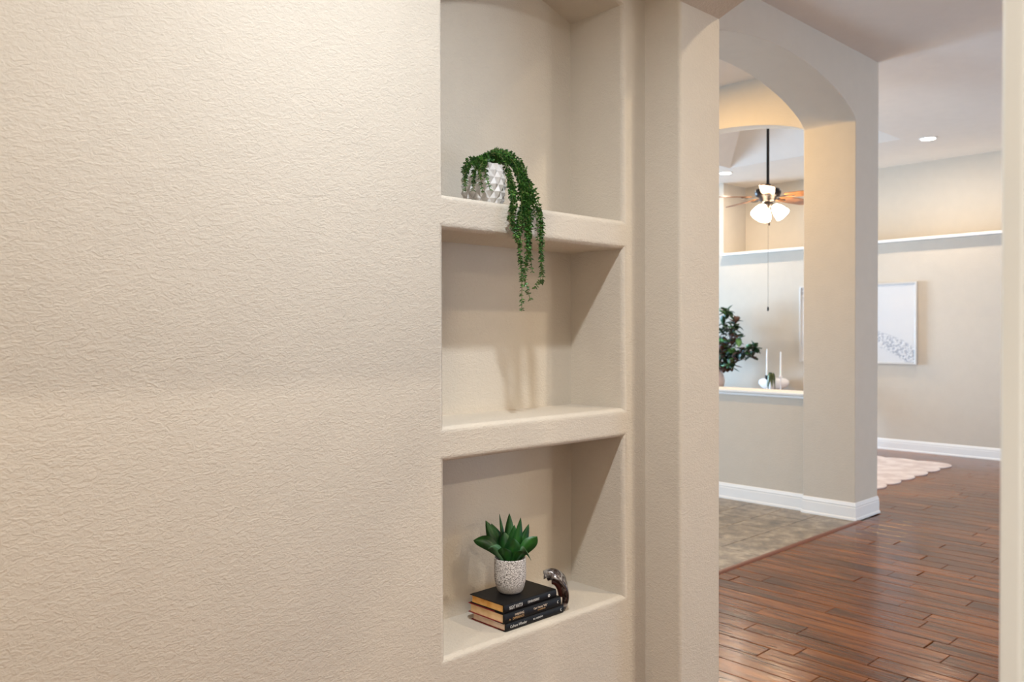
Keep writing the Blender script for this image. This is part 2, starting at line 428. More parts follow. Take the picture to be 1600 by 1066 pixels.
# ------------------------------------------------------------------ floors
M['floorbase'] = wood_mat('plank_floor_beyond_view')
fl = box('floor', (-1.6, -4.1, -.10), (11.1, 2.742, -.0125), M['floorbase'], kind='structure')
bm = bmesh.new(); bx(bm, 6.46, 2.742, -.10, 11.1, 12.15, -.0125)
bm_obj('floor_great_room', bm, M['floorbase'], None, 'structure')
ft = box('floor_foyer', (2.163, 2.742, -.10), (6.46, 6.6, -.004), M['grout'], kind='structure')
plank_cache = {}
PWID = .1275
def plank_mesh(L):
    L = round(L, 2)
    if L in plank_cache: return plank_cache[L]
    w = PWID/2-.0010; l = L/2-.0012; b = .0026; zb = -.0124; bm = bmesh.new()
    top = [bm.verts.new((sx*(w-b), sy*(l-b), 0)) for sx, sy in ((-1, -1), (1, -1), (1, 1), (-1, 1))]
    md = [bm.verts.new((sx*w, sy*l, -b)) for sx, sy in ((-1, -1), (1, -1), (1, 1), (-1, 1))]
    lo = [bm.verts.new((sx*w, sy*l, zb)) for sx, sy in ((-1, -1), (1, -1), (1, 1), (-1, 1))]
    bm.faces.new(top)
    for a, c in ((top, md), (md, lo)):
        for i in range(4): bm.faces.new((a[i], a[(i+1) % 4], c[(i+1) % 4], c[i]))
    bmesh.ops.recalc_face_normals(bm, faces=bm.faces[:])
    me = bpy.data.meshes.new('plank'); bm.to_mesh(me); bm.free(); me.materials.append(M['wood'])
    plank_cache[L] = me; return me
known = {0: 1.81, 1: 1.535, 3: 2.226, 4: 1.438, 5: 1.376, 6: 1.558, 8: 1.757}
rp = random.Random(11); count = 0
k = -12
while True:
    x0 = 3.435+k*PWID; x1 = x0+PWID; xc = (x0+x1)/2
    if x1 > 10.33: break
    ymin = max(-.2, .285*xc-.55); ymax = 2.742
    if xc > 6.67: ymax = min(6.4, .44*xc+.30)
    y = known.get(k, rp.uniform(1.2, 2.2))
    joints = [y]
    t = y
    while t > ymin: t -= rp.choice((.45, .6, .76, .9, 1.06, 1.2)); joints.append(t)
    t = y
    while t < ymax: t += rp.choice((.6, .76, .9, 1.06, 1.2, 1.35)); joints.append(t)
    joints.sort()
    for a, b in zip(joints, joints[1:]):
        if a > ymax or b < ymin: continue
        a2 = a; b2 = min(b, ymax) if xc < 6.67 else b
        if b2-a2 < .05: continue
        if xc > 6.67 and count > 290: continue
        L = round(b2-a2, 2)
        o = bpy.data.objects.new('plank', plank_mesh(L)); COL.objects.link(o); o.parent = fl
        o.location = (xc, b2-L/2-.0002, rp.uniform(-.0004, .0002)); o.rotation_euler = (0, rp.uniform(-.002, .002), 0)
        count += 1
    k += 1
print('planks', count)
# foyer tiles, running bond
tile_cache = {}
def tile_mesh(w, d):
    kk = (round(w, 3), round(d, 3))
    if kk in tile_cache: return tile_cache[kk]
    bm = bmesh.new(); g = .0022; b = .002
    top = [(-1, -1), (1, -1), (1, 1), (-1, 1)]
    A = [bm.verts.new((sx*(w/2-g-b), sy*(d/2-g-b), 0)) for sx, sy in top]
    B = [bm.verts.new((sx*(w/2-g), sy*(d/2-g), -b)) for sx, sy in top]
    C_ = [bm.verts.new((sx*(w/2-g), sy*(d/2-g), -.004)) for sx, sy in top]
    bm.faces.new(A)
    for p, q in ((A, B), (B, C_)):
        for i in range(4): bm.faces.new((p[i], p[(i+1) % 4], q[(i+1) % 4], q[i]))
    bmesh.ops.recalc_face_normals(bm, faces=bm.faces[:])
    me = bpy.data.meshes.new('tile'); bm.to_mesh(me); bm.free(); me.materials.append(M['tile']); tile_cache[kk] = me; return me
TW = .305
y = 2.765; row = 0
while y < 4.9:
    x = 3.0-(.23 if row % 2 else 0)
    while x < 6.27:
        x2 = min(x+.457, 6.285)
        if x2-x > .04 and not (x2 < 3.86 and y < 3.2) and x+.457 > 3.2:
            o = bpy.data.objects.new('tile', tile_mesh(x2-x, TW)); COL.objects.link(o); o.parent = ft
            o.location = ((x+x2)/2, y+TW/2, 0)
        x += .457
    y += TW; row += 1
bm = bmesh.new()
tube(bm, [(2.395, 2.748, -.001), (6.245, 2.748, -.001)], .011, 12)
for v in bm.verts: v.co.y = 2.748+(v.co.y-2.748)*2.0
bm_obj('trim_3', bm, M['strip'], None, 'structure')

# ------------------------------------------------------------------ BOOKS
M['black_jacket'] = noisy('black_book_jacket', srgb(9, 8, 9), srgb(16, 15, 15), 40, .5, Specular_IOR_Level=.25)
M['red_board'] = simple('dark_red_book_board', srgb(120, 12, 18), .5)
M['gold_pages'] = noisy('warm_tinted_page_edges', srgb(214, 150, 70), srgb(232, 180, 106), 30, .7)
M['tan_pages'] = noisy('tan_page_edges', srgb(216, 176, 128), srgb(230, 196, 150), 30, .7)
M['cream_pages'] = noisy('cream_page_edges', srgb(222, 190, 160), srgb(234, 208, 184), 30, .7)
M['ink_white'] = simple('white_foil_lettering', srgb(215, 212, 205), .5)
M['ink_gold'] = simple('gold_foil_lettering', srgb(190, 150, 100), .5)
M['ink_cream'] = simple('cream_foil_lettering', srgb(226, 205, 180), .5)
def text_part(body, size, loc, parent, mat, sx=1.0, name='spine_lettering'):
    cu = bpy.data.curves.new('lettering', 'FONT'); cu.body = body; cu.size = size; cu.extrude = .00012; cu.resolution_u = 2
    cu.align_y = 'CENTER'
    tmp = bpy.data.objects.new('tmp', cu); COL.objects.link(tmp)
    dg = bpy.context.evaluated_depsgraph_get(); me = bpy.data.meshes.new_from_object(tmp.evaluated_get(dg))
    bpy.data.objects.remove(tmp); bpy.data.curves.remove(cu)
    for v in me.vertices:
        x, y, z = v.co; v.co = (x*sx, -z, y)
    me.materials.clear(); me.materials.append(mat)
    o = link(name, me, mat, parent); o.location = loc; return o
def book(name, label, loc, rz, L, D, T, pages, boards, quarter):
    """local x along the spine, y away from the spine, z up; spine at y=0"""
    t = thing(name, label, 'book', loc, rz, 'hardcover books stacked in the lowest niche')
    c = .0022
    if boards:
        for z in (0, T-c): box('cover_board', (0, .012, z), (L, D, z+c), M['red_board'], t, bevel=.0005)
        bm = bmesh.new()
        for z in (-.0003, T-c+.0004): bx(bm, -.0002, .003, z, L+.0002, quarter, z+c, .0004)
        bm_obj('jacket_flap', bm, M['black_jacket'], t)
    else:
        for z in (0, T-c): box('cover_board', (0, .004, z), (L, D, z+c), M['black_jacket'], t, bevel=.0005)
    # rounded spine
    bm = bmesh.new(); n = 8; R = []
    for x in (0, L):
        ring = [(x, .0045, T)]+[(x, .003-.0045*math.sin(math.pi*i/n), T/2+T/2*math.cos(math.pi*i/n)) for i in range(n+1)]+[(x, .0045, 0), (x, .006, c), (x, .006, T-c)]
        R.append([bm.verts.new(p) for p in ring])
    m = len(R[0])
    for i in range(m): bm.faces.new((R[0][i], R[0][(i+1) % m], R[1][(i+1) % m], R[1][i]))
    bm.faces.new(R[0]); bm.faces.new(R[1][::-1])
    sp = bm_obj('spine', bm, M['black_jacket'], t)
    # page block with rounded back and concave fore edge
    bm = bmesh.new(); A = []
    for x in (.0035, L-.0035):
        ring = [(x, .009-.003*math.sin(math.pi*i/6), c+(T-2*c)*(1-i/6)) for i in range(7)]+[(x, D-.006, c), (x, D-.008, T/2), (x, D-.006, T-c)]
        A.append([bm.verts.new(p) for p in ring])
    m = len(A[0])
    for i in range(m): bm.faces.new((A[0][i], A[0][(i+1) % m], A[1][(i+1) % m], A[1][i]))
    bm.faces.new(A[0]); bm.faces.new(A[1][::-1])
    bm_obj('pages', bm, pages, t)
    return t, sp
rb = .004
b1, s1 = book('book', 'lowest book of the stack, thin black spine and red boards, resting on the niche sill', (1.561, 1.684, SILL+.0005), rb, .236, .150, .0235, M['cream_pages'], True, .034)
b2, s2 = book('book', 'middle book of the stack, black spine with gold title reading MAKING A DIFFERENCE', (1.553, 1.683, SILL+.0243), rb+.004, .232, .154, .0275, M['tan_pages'], True, .040)
b3, s3 = book('book', 'topmost black book under the speckled pot, white title reading NIGHT WATCH', (1.556, 1.686, SILL+.0522), rb+.012, .214, .146, .0245, M['gold_pages'], False, 0)
yt = -.00175
text_part('Culhane Wheeler', .0115, (.014, yt, .0118), s1, M['ink_white'], .80)
text_part('BILL ANDREWS', .0068, (.106, yt, .0118), s1, M['ink_white'], .85)
text_part('MAKING', .0095, (.040, yt, .0188), s2, M['ink_cream'], 1.0)
text_part('A', .0078, (.018, yt+.0002, .0095), s2, M['ink_gold'], 1.0)
text_part('DIFFERENCE', .0095, (.032, yt+.0002, .0095), s2, M['ink_gold'], .86)
text_part('Capt. Chesley "Sully"', .0082, (.115, yt, .0182), s2, M['ink_cream'], .82)
text_part('SULLENBERGER', .0052, (.132, yt+.0002, .0105), s2, M['ink_gold'], .9)
text_part('NIGHT WATCH', .0150, (.018, yt, .0125), s3, M['ink_white'], .50)
text_part('STEPHEN KENDRICK', .0100, (.092, yt, .0125), s3, M['ink_white'], .52)
# publisher marks
bm = bmesh.new()
for (r0, r1) in ((.0018, .0046),):
    n = 20; a = [bm.verts.new((r0*math.cos(2*math.pi*i/n), 0, r0*math.sin(2*math.pi*i/n))) for i in range(n)]
    b = [bm.verts.new((r1*math.cos(2*math.pi*i/n), 0, r1*math.sin(2*math.pi*i/n))) for i in range(n)]
    for i in range(n): bm.faces.new((a[i], a[(i+1) % n], b[(i+1) % n], b[i]))
o = bm_obj('emblem', bm, M['ink_white'], s3); o.location = (.181, yt-.0002, .0125)
for sp_, xx, zz in ((s2, .218, .015), (s1, .224, .0125)):
    bm = bmesh.new(); n = 8
    a = [bm.verts.new((.0034*math.cos(.9+4.2*i/n), 0, .0045*math.sin(.9+4.2*i/n))) for i in range(n+1)]
    b = [bm.verts.new((.0018*math.cos(.9+4.2*i/n)+.0006, 0, .0030*math.sin(.9+4.2*i/n)+.0003)) for i in range(n+1)]
    for i in range(n): bm.faces.new((a[i], a[i+1], b[i+1], b[i]))
    o = bm_obj('emblem', bm, M['ink_white'], sp_); o.location = (xx, yt-.0001, zz)

# ------------------------------------------------------------------ speckled pot with agave like plant
def speckle_mat():
    x = NT('speckled_grey_ceramic'); tc = x.n('ShaderNodeTexCoord')
    v = x.n('ShaderNodeTexVoronoi', i_Scale=300.0); v.feature = 'DISTANCE_TO_EDGE'
    nn = x.n('ShaderNodeTexNoise', i_Scale=420.0, i_Detail=2.0)
    x.l(tc.outputs['Object'], v.inputs['Vector']); x.l(tc.outputs['Object'], nn.inputs['Vector'])
    r = x.n('ShaderNodeValToRGB'); e = r.color_ramp.elements
    e[0].position = .42; e[0].color = srgb(104, 97, 92); e[1].position = .55; e[1].color = srgb(220, 215, 210)
    x.l(nn.outputs['Fac'], r.inputs['Fac'])
    # plainer greyish foot band
    sx = x.n('ShaderNodeSeparateXYZ'); x.l(tc.outputs['Object'], sx.inputs[0])
    mr = x.n('ShaderNodeMapRange'); mr.inputs['From Min'].default_value = .018; mr.inputs['From Max'].default_value = .030; mr.inputs['To Min'].default_value = .35
    x.l(sx.outputs['Z'], mr.inputs['Value'])
    mx = x.n('ShaderNodeMix', data_type='RGBA'); mx.inputs['A'].default_value = srgb(176, 168, 160)
    x.l(mr.outputs[0], mx.inputs['Factor']); x.l(r.outputs['Color'], mx.inputs['B'])
    x.l(mx.outputs['Result'], x.b.inputs['Base Color'])
    bp = x.n('ShaderNodeBump'); bp.inputs['Strength'].default_value = .5; bp.inputs['Distance'].default_value = .001
    x.l(nn.outputs['Fac'], bp.inputs['Height']); x.l(bp.outputs[0], x.b.inputs['Normal']); x.set(Roughness=.6)
    return x.m
M['speckle'] = speckle_mat()
M['soil'] = noisy('dark_potting_soil', srgb(30, 22, 16), srgb(70, 52, 40), 160, .95, .8)
def leaf_mat(name, c1, c2, sc=30):
    return noisy(name, c1, c2, sc, .42, 0, .35, .7)
M['agave'] = leaf_mat('deep_green_leaf', srgb(14, 58, 20), srgb(44, 104, 38), 18)
M['agave_pale'] = leaf_mat('pale_green_leaf', srgb(48, 92, 56), srgb(92, 132, 92), 18)
VR = YAW-math.pi/2        # yaw so local +x is to the viewer's right
def strap_leaf(base, tip, width, sag, bulge=0.5, fold=.25, n=9, side=None, twist=0.0):
    """blade from base to tip: curved spine, widest at 'bulge', thin lens section; returns (verts, faces)"""
    base = Vector(base); tip = Vector(tip); d = tip-base
    up = Vector((0, 0, 1)); s = d.cross(up); s = s.normalized() if s.length > 1e-4 else Vector((1, 0, 0))
    if side is not None: s = Vector(side).normalized()
    V = []; Fc = []
    for i in range(n+1):
        t = i/n; p = base+d*t+up*sag*math.sin(math.pi*t)
        w = width*(.30*(1-t)+ (math.sin(math.pi*min(1, t**(math.log(.5)/math.log(bulge)))))**.8)*.5 if t < 1 else 0
        w = max(w, .0006)
        tan = (d+up*sag*math.pi*math.cos(math.pi*t)).normalized(); nn = s.cross(tan).normalized()
        ss = s*math.cos(twist*t)+nn*math.sin(twist*t)
        nn = ss.cross(tan).normalized()
        th = .0012*(1-t)+.0004
        V += [p-ss*w+nn*w*fold, p+nn*th*-1, p+ss*w+nn*w*fold, p+nn*th]
    for i in range(n):
        a = 4*i; b = a+4
        for k in range(4): Fc.append((a+k, a+(k+1) % 4, b+(k+1) % 4, b+k))
    return V, Fc
def pot_plant():
    t = thing('potted_succulent', 'broad-leaved green succulent in a speckled grey pot on the stack of books', 'plant', (1.653, 1.765, SILL+.0770), VR)
    bm = bmesh.new()
    prof = [(.026, 0), (.033, .002), (.038, .008), (.0425, .020), (.0462, .036), (.0474, .055), (.0474, .080), (.0466, .097), (.0462, .1015), (.0450, .1025), (.0436, .101), (.0432, .092), (.043, .086)]
    lathe(bm, prof, 48); pot = bm_obj('pot', bm, M['speckle'], t, smooth=True)
    bm = bmesh.new(); lathe(bm, [(.0432, .080), (.0432, .090), (.03, .0925), (.012, .094), (.0005, .094)], 32)
    rs = random.Random(3)
    for _ in range(46):
        a = rs.uniform(0, 6.283); r = rs.uniform(.008, .037)
        bmesh.ops.create_icosphere(bm, subdivisions=1, radius=rs.uniform(.002, .0042), matrix=Matrix.Translation((r*math.cos(a), r*math.sin(a), .093)))
    bm_obj('soil', bm, M['soil'], t)
    s = 2.39/1285       # metres per reference unit at the pot
    cx_, cy_ = 796, 873
    # tip x, tip y (frame units from the pot rim), depth offset, width, sag, bulge
    L = [(738, 846, .00, .030, .020, .62, 0), (757, 817, .02, .030, -.004, .50, 0), (766, 824, .035, .028, .0, .5, 0), (779, 808, .03, .010, -.006, .5, 0),
         (795, 807, .03, .024, 0, .45, 0), (813, 809, -.01, .022, -.004, .45, 0), (826, 823, .02, .022, .0, .5, 0), (839, 840, .0, .034, .010, .62, 0),
         (829, 874, -.03, .020, .036, .55, 1), (762, 852, -.05, .018, .022, .5, 1), (801, 838, -.035, .034, .004, .62, 0), (784, 852, -.04, .028, .010, .6, 0),
         (803, 822, .0, .024, .0, .5, 0), (812, 858, -.035, .022, .012, .6, 0), (786, 835, .02, .03, .006, .55, 0)]
    for i, (px, py, dy, w, sag, bl, pale) in enumerate(L):
        tx = (px-cx_)*s; tz = .1025-(py-cy_)*s
        bxx = max(-.018, min(.018, tx*.28)); by = max(-.016, min(.012, dy*.4))
        side = (1, 0, -.0) if abs(tx) < .03 else None
        if side is None:
            dd = Vector((tx-bxx, dy-by, tz-.09)); q = Vector((0, 1, 0)).cross(dd).normalized()
            side = (q*.9+Vector((0, .35, 0)))
        V, Fc = strap_leaf((bxx, by, .090), (tx, dy, tz), w*1.22, sag, bl, .22, 10, side)
        me = bpy.data.meshes.new('leaf'); me.from_pydata(V, [], Fc); me.update()
        link('leaf', me, M['agave_pale'] if pale else M['agave'], t, smooth=True)
pot_plant()

# ------------------------------------------------------------------ dark curled ornament at the end of the stack
def ornament():
    x = NT('smoky_dark_glazed_metal'); tc = x.n('ShaderNodeTexCoord')
    n = x.n('ShaderNodeTexNoise', i_Scale=34.0, i_Detail=5.0, i_Distortion=1.5); x.l(tc.outputs['Object'], n.inputs['Vector'])
    r = x.n('ShaderNodeValToRGB'); e = r.color_ramp.elements
    e[0].position = .36; e[0].color = srgb(40, 32, 30); e[1].position = .60; e[1].color = srgb(170, 166, 162)
    k = e.new(.5); k.color = srgb(84, 74, 72)
    x.l(n.outputs['Fac'], r.inputs['Fac']); x.l(r.outputs['Color'], x.b.inputs['Base Color']); x.set(Roughness=.22, Metallic=.55)
    bp = x.n('ShaderNodeBump'); bp.inputs['Strength'].default_value = .7; bp.inputs['Distance'].default_value = .004
    x.l(n.outputs['Fac'], bp.inputs['Height']); x.l(bp.outputs[0], x.b.inputs['Normal'])
    t = thing('curled_ornament', 'dark silvery curled ornament at the end of the book stack', 'ornament', (1.790, 1.722, SILL+.0005), VR)
    # local x = to the right, z up. a curled, tapering shell body standing on the sill
    path = spline([(.028, .004, .000), (.037, .004, .030), (.037, .002, .060), (.029, .0, .088), (.013, -.002, .106), (-.008, -.004, .112), (-.022, -.004, .108)], 5)
    bm = bmesh.new(); rings = []; N = len(path)
    for i, p in enumerate(path):
        u = i/(N-1)
        d = (path[min(i+1, N-1)]-path[max(i-1, 0)]).normalized(); s = Vector((0, 1, 0)); nrm = d.cross(s).normalized()
        w = .016+.018*math.sin(math.pi*min(1, u*1.05))**.8; h = .008+.0095*u
        ring = []
        for kx in range(12):
            a = 2*math.pi*kx/12
            rad = 1+.16*math.sin(3*a+u*9)
            ring.append(bm.verts.new(p+s*w*math.cos(a)*rad+nrm*h*math.sin(a)*rad))
        rings.append(ring)
    for a, b in zip(rings, rings[1:]):
        for kx in range(12): bm.faces.new((a[kx], a[(kx+1) % 12], b[(kx+1) % 12], b[kx]))
    bm.faces.new(rings[0][::-1]); bm.faces.new(rings[-1])
    bm_obj('outer_curl', bm, x.m, t, smooth=True)
    # thin inner fin inside the curl
    bm = bmesh.new()
    pts = spline([(.030, .004, .045), (.022, .0, .070), (.008, -.002, .086), (-.004, -.003, .088)], 5)
    tube(bm, pts, [.014-.006*i/(len(pts)-1) for i in range(len(pts))], 10)
    bm_obj('inner_curl', bm, simple('reddish_brown_glaze', srgb(74, 34, 28), .3), t, smooth=True)
    # pointed fins where the curl ends
    bm = bmesh.new()
    for (yy, zz, hh, rr_) in ((-.016, .113, .020, .0060), (.012, .111, .014, .0055), (-.002, .103, .010, .0070)):
        bmesh.ops.create_cone(bm, cap_ends=True, segments=7, radius1=rr_, radius2=.0006, depth=hh, matrix=Matrix.Translation((-.025, yy, zz)) @ Matrix.Rotation(-.5, 4, 'Y'))
    bm_obj('fin', bm, x.m, t)
ornament()

# ------------------------------------------------------------------ trailing string plant in a white faceted pot
M['facet'] = simple('glossy_white_faceted_ceramic', srgb(206, 201, 196), .3)
M['bead_a'] = leaf_mat('small_trailing_leaf_dark', srgb(24, 62, 22), srgb(58, 108, 42), 60)
M['bead_b'] = leaf_mat('small_trailing_leaf_bright', srgb(50, 100, 34), srgb(104, 150, 66), 60)
M['stem'] = simple('vine_stem', srgb(96, 110, 52), .6)
def trailing():
    cx_, cy_, cz = 1.551, 1.762, S2b
    t = thing('trailing_plant', 'green trailing string plant in a white faceted pot, spilling over the upper shelf', 'plant', (cx_, cy_, cz), VR)
    inv = Matrix.Rotation(-VR, 3, 'Z')
    loc = lambda p: inv @ (Vector(p)-Vector((cx_, cy_, cz)))
    # faceted pot: rings of raised diamond points
    n = 13; rows = 6; H = .118; bm = bmesh.new()
    def rad(z): return .041+.0165*math.sin(math.pi*(.10+.76*z/H))
    grid = []
    for j in range(rows+1):
        z = H*j/rows; off = .5*(j % 2)
        grid.append([bm.verts.new((rad(z)*math.cos(2*math.pi*(i+off)/n), rad(z)*math.sin(2*math.pi*(i+off)/n), z)) for i in range(n)])
    for j in range(rows+1):
        for i in range(n):
            Lv, Rv = grid[j][i], grid[j][(i+1) % n]; k = i if j % 2 == 0 else (i+1) % n
            a0 = 2*math.pi*(i+.5*(j % 2)+.5)/n; z = H*j/rows; rr_ = rad(z)+.0085
            ap = bm.verts.new((rr_*math.cos(a0), rr_*math.sin(a0), z))
            if j < rows: Uv = grid[j+1][k]; bm.faces.new((Lv, ap, Uv)); bm.faces.new((ap, Rv, Uv))
            if j > 0: Dv = grid[j-1][k]; bm.faces.new((Lv, Dv, ap)); bm.faces.new((Dv, Rv, ap))
            if j in (0, rows): bm.faces.new((Lv, Rv, ap))
    bm.faces.new(grid[0][::-1])
    inner = [bm.verts.new((v.co.x*.90, v.co.y*.90, H)) for v in grid[-1]]
    inner2 = [bm.verts.new((v.co.x*.88, v.co.y*.88, H-.02)) for v in grid[-1]]
    for i in range(n):
        bm.faces.new((grid[-1][i], grid[-1][(i+1) % n], inner[(i+1) % n], inner[i]))
        bm.faces.new((inner[i], inner[(i+1) % n], inner2[(i+1) % n], inner2[i]))
    bm_obj('pot', bm, M['facet'], t)
    bm = bmesh.new(); lathe(bm, [(.042, H-.022), (.042, H-.014), (.02, H-.010), (.0005, H-.009)], 24); bm_obj('soil', bm, M['soil'], t)
    A = [(1.568, 1.755, 1.941), (1.626, 1.75, 1.961), (1.644, 1.71, 1.903), (1.61, 1.66, 1.829), (1.571, 1.630, 1.76), (1.558, 1.627, 1.697), (1.573, 1.63, 1.61), (1.573, 1.63, 1.51)]
    B = [(1.568, 1.755, 1.945), (1.639, 1.75, 1.963), (1.642, 1.7, 1.91), (1.621, 1.65, 1.833), (1.603, 1.628, 1.754), (1.593, 1.628, 1.664), (1.585, 1.63, 1.611), (1.607, 1.63, 1.541)]
    C_ = [(1.58, 1.755, 1.95), (1.651, 1.75, 1.956), (1.655, 1.7, 1.897), (1.641, 1.65, 1.826), (1.643, 1.628, 1.766), (1.646, 1.628, 1.685), (1.651, 1.63, 1.614), (1.625, 1.63, 1.577)]
    D = [(1.568, 1.755, 1.945), (1.595, 1.73, 1.945), (1.594, 1.69, 1.876), (1.559, 1.648, 1.815), (1.544, 1.63, 1.757), (1.552, 1.63, 1.714), (1.566, 1.63, 1.689)]
    E_ = [(1.568, 1.755, 1.945), (1.626, 1.75, 1.965), (1.634, 1.71, 1.925), (1.603, 1.66, 1.846), (1.591, 1.63, 1.77), (1.601, 1.63, 1.7), (1.615, 1.63, 1.621)]
    Fv = [(1.556, 1.755, 1.934), (1.49, 1.72, 1.928), (1.433, 1.7, 1.886), (1.431, 1.7, 1.836)]
    G = [(1.556, 1.755, 1.934), (1.484, 1.7, 1.930), (1.452, 1.69, 1.884), (1.447, 1.685, 1.836)]
    Hh = [(1.556, 1.755, 1.934), (1.495, 1.7, 1.930), (1.473, 1.685, 1.878), (1.479, 1.685, 1.834)]
    I = [(1.556, 1.755, 1.934), (1.503, 1.7, 1.934), (1.491, 1.685, 1.889), (1.503, 1.68, 1.84)]
    J = [(1.568, 1.755, 1.941), (1.533, 1.77, 1.946), (1.506, 1.78, 1.93), (1.487, 1.78, 1.90)]
    K = [(1.568, 1.755, 1.941), (1.607, 1.77, 1.970), (1.667, 1.76, 1.958), (1.70, 1.74, 1.92)]
    K2 = [(1.556, 1.755, 1.94), (1.56, 1.74, 1.962), (1.60, 1.72, 1.955), (1.62, 1.70, 1.93)]
    rs = random.Random(5)
    strands = []
    for base, reps, cut, jt in ((A, 5, .20, .014), (B, 6, .20, .015), (C_, 6, .18, .014), (D, 5, .2, .014), (E_, 7, .22, .017), (Fv, 3, .1, .007), (G, 3, .15, .007), (Hh, 3, .3, .006), (I, 3, .3, .006), (J, 4, .1, .010), (K, 5, .1, .011), (K2, 4, .1, .010)):
        for q in range(reps):
            keep = 1-(cut*q/reps*2.2) if q else 1
            pts = spline([Vector(p)+Vector((rs.uniform(-jt, jt), rs.uniform(-jt, jt)*.6, rs.uniform(-jt, jt)))*(0 if (q == 0 and i > 0) else max(.45, 1.15-i*.1)) for i, p in enumerate(base)], 8)
            pts = pts[:max(8, int(len(pts)*keep))]
            # keep clear of the shelf front and top
            pts = [Vector((p.x, min(p.y, 1.646) if p.z < 1.822 else p.y, p.z)) for p in pts]
            pts = [Vector((p.x, p.y, max(p.z, S2b+.004) if p.y > 1.655 else p.z)) for p in pts]
            strands.append(pts)
    for si, pts in enumerate(strands):
        bm = bmesh.new(); lp = [loc(p) for p in pts]
        tube(bm, lp, .0009, 4, False)
        me = bpy.data.meshes.new('vine'); 
        bmesh.ops.recalc_face_normals(bm, faces=bm.faces[:]); bm.to_mesh(me); bm.free()
        V = [v.co.copy() for v in me.vertices]; Fc = [tuple(p.vertices) for p in me.polygons]; mi = [0]*len(Fc)
        bpy.data.meshes.remove(me)
        acc = 0
        for a, b in zip(lp, lp[1:]):
            seg = (b-a); ln = seg.length; acc += ln
            while acc > .0048:
                acc -= .0048
                p = a+seg*rs.random(); d = seg.normalized()
                for rep in range(2):
                    rv = Vector((rs.uniform(-1, 1), rs.uniform(-1, 1), rs.uniform(-1, 1))); out = rv-d*rv.dot(d)
                    if out.length < .2: continue
                    out = (out.normalized()+d*rs.uniform(.1, .8)).normalized()
                    l = rs.uniform(.0085, .0125); w = l*.34; th = l*.13
                    sd = out.cross(rv).normalized(); nn = out.cross(sd)
                    i0 = len(V)
                    V += [p, p+out*l*.45+sd*w, p+out*l*.45+nn*th, p+out*l*.45-sd*w, p+out*l*.45-nn*th, p+out*l]
                    for f in ((0, 1, 2), (0, 2, 3), (0, 3, 4), (0, 4, 1), (5, 2, 1), (5, 3, 2), (5, 4, 3), (5, 1, 4)):
                        Fc.append(tuple(i0+q for q in f)); mi.append(1 if rs.random() < .62 else 2)
        me = bpy.data.meshes.new('vine'); me.from_pydata(V, [], Fc)
        for m in (M['stem'], M['bead_a'], M['bead_b']): me.materials.append(m)
        for p, k2 in zip(me.polygons, mi): p.material_index = k2
        me.update(); link('vine', me, None, t)
trailing()

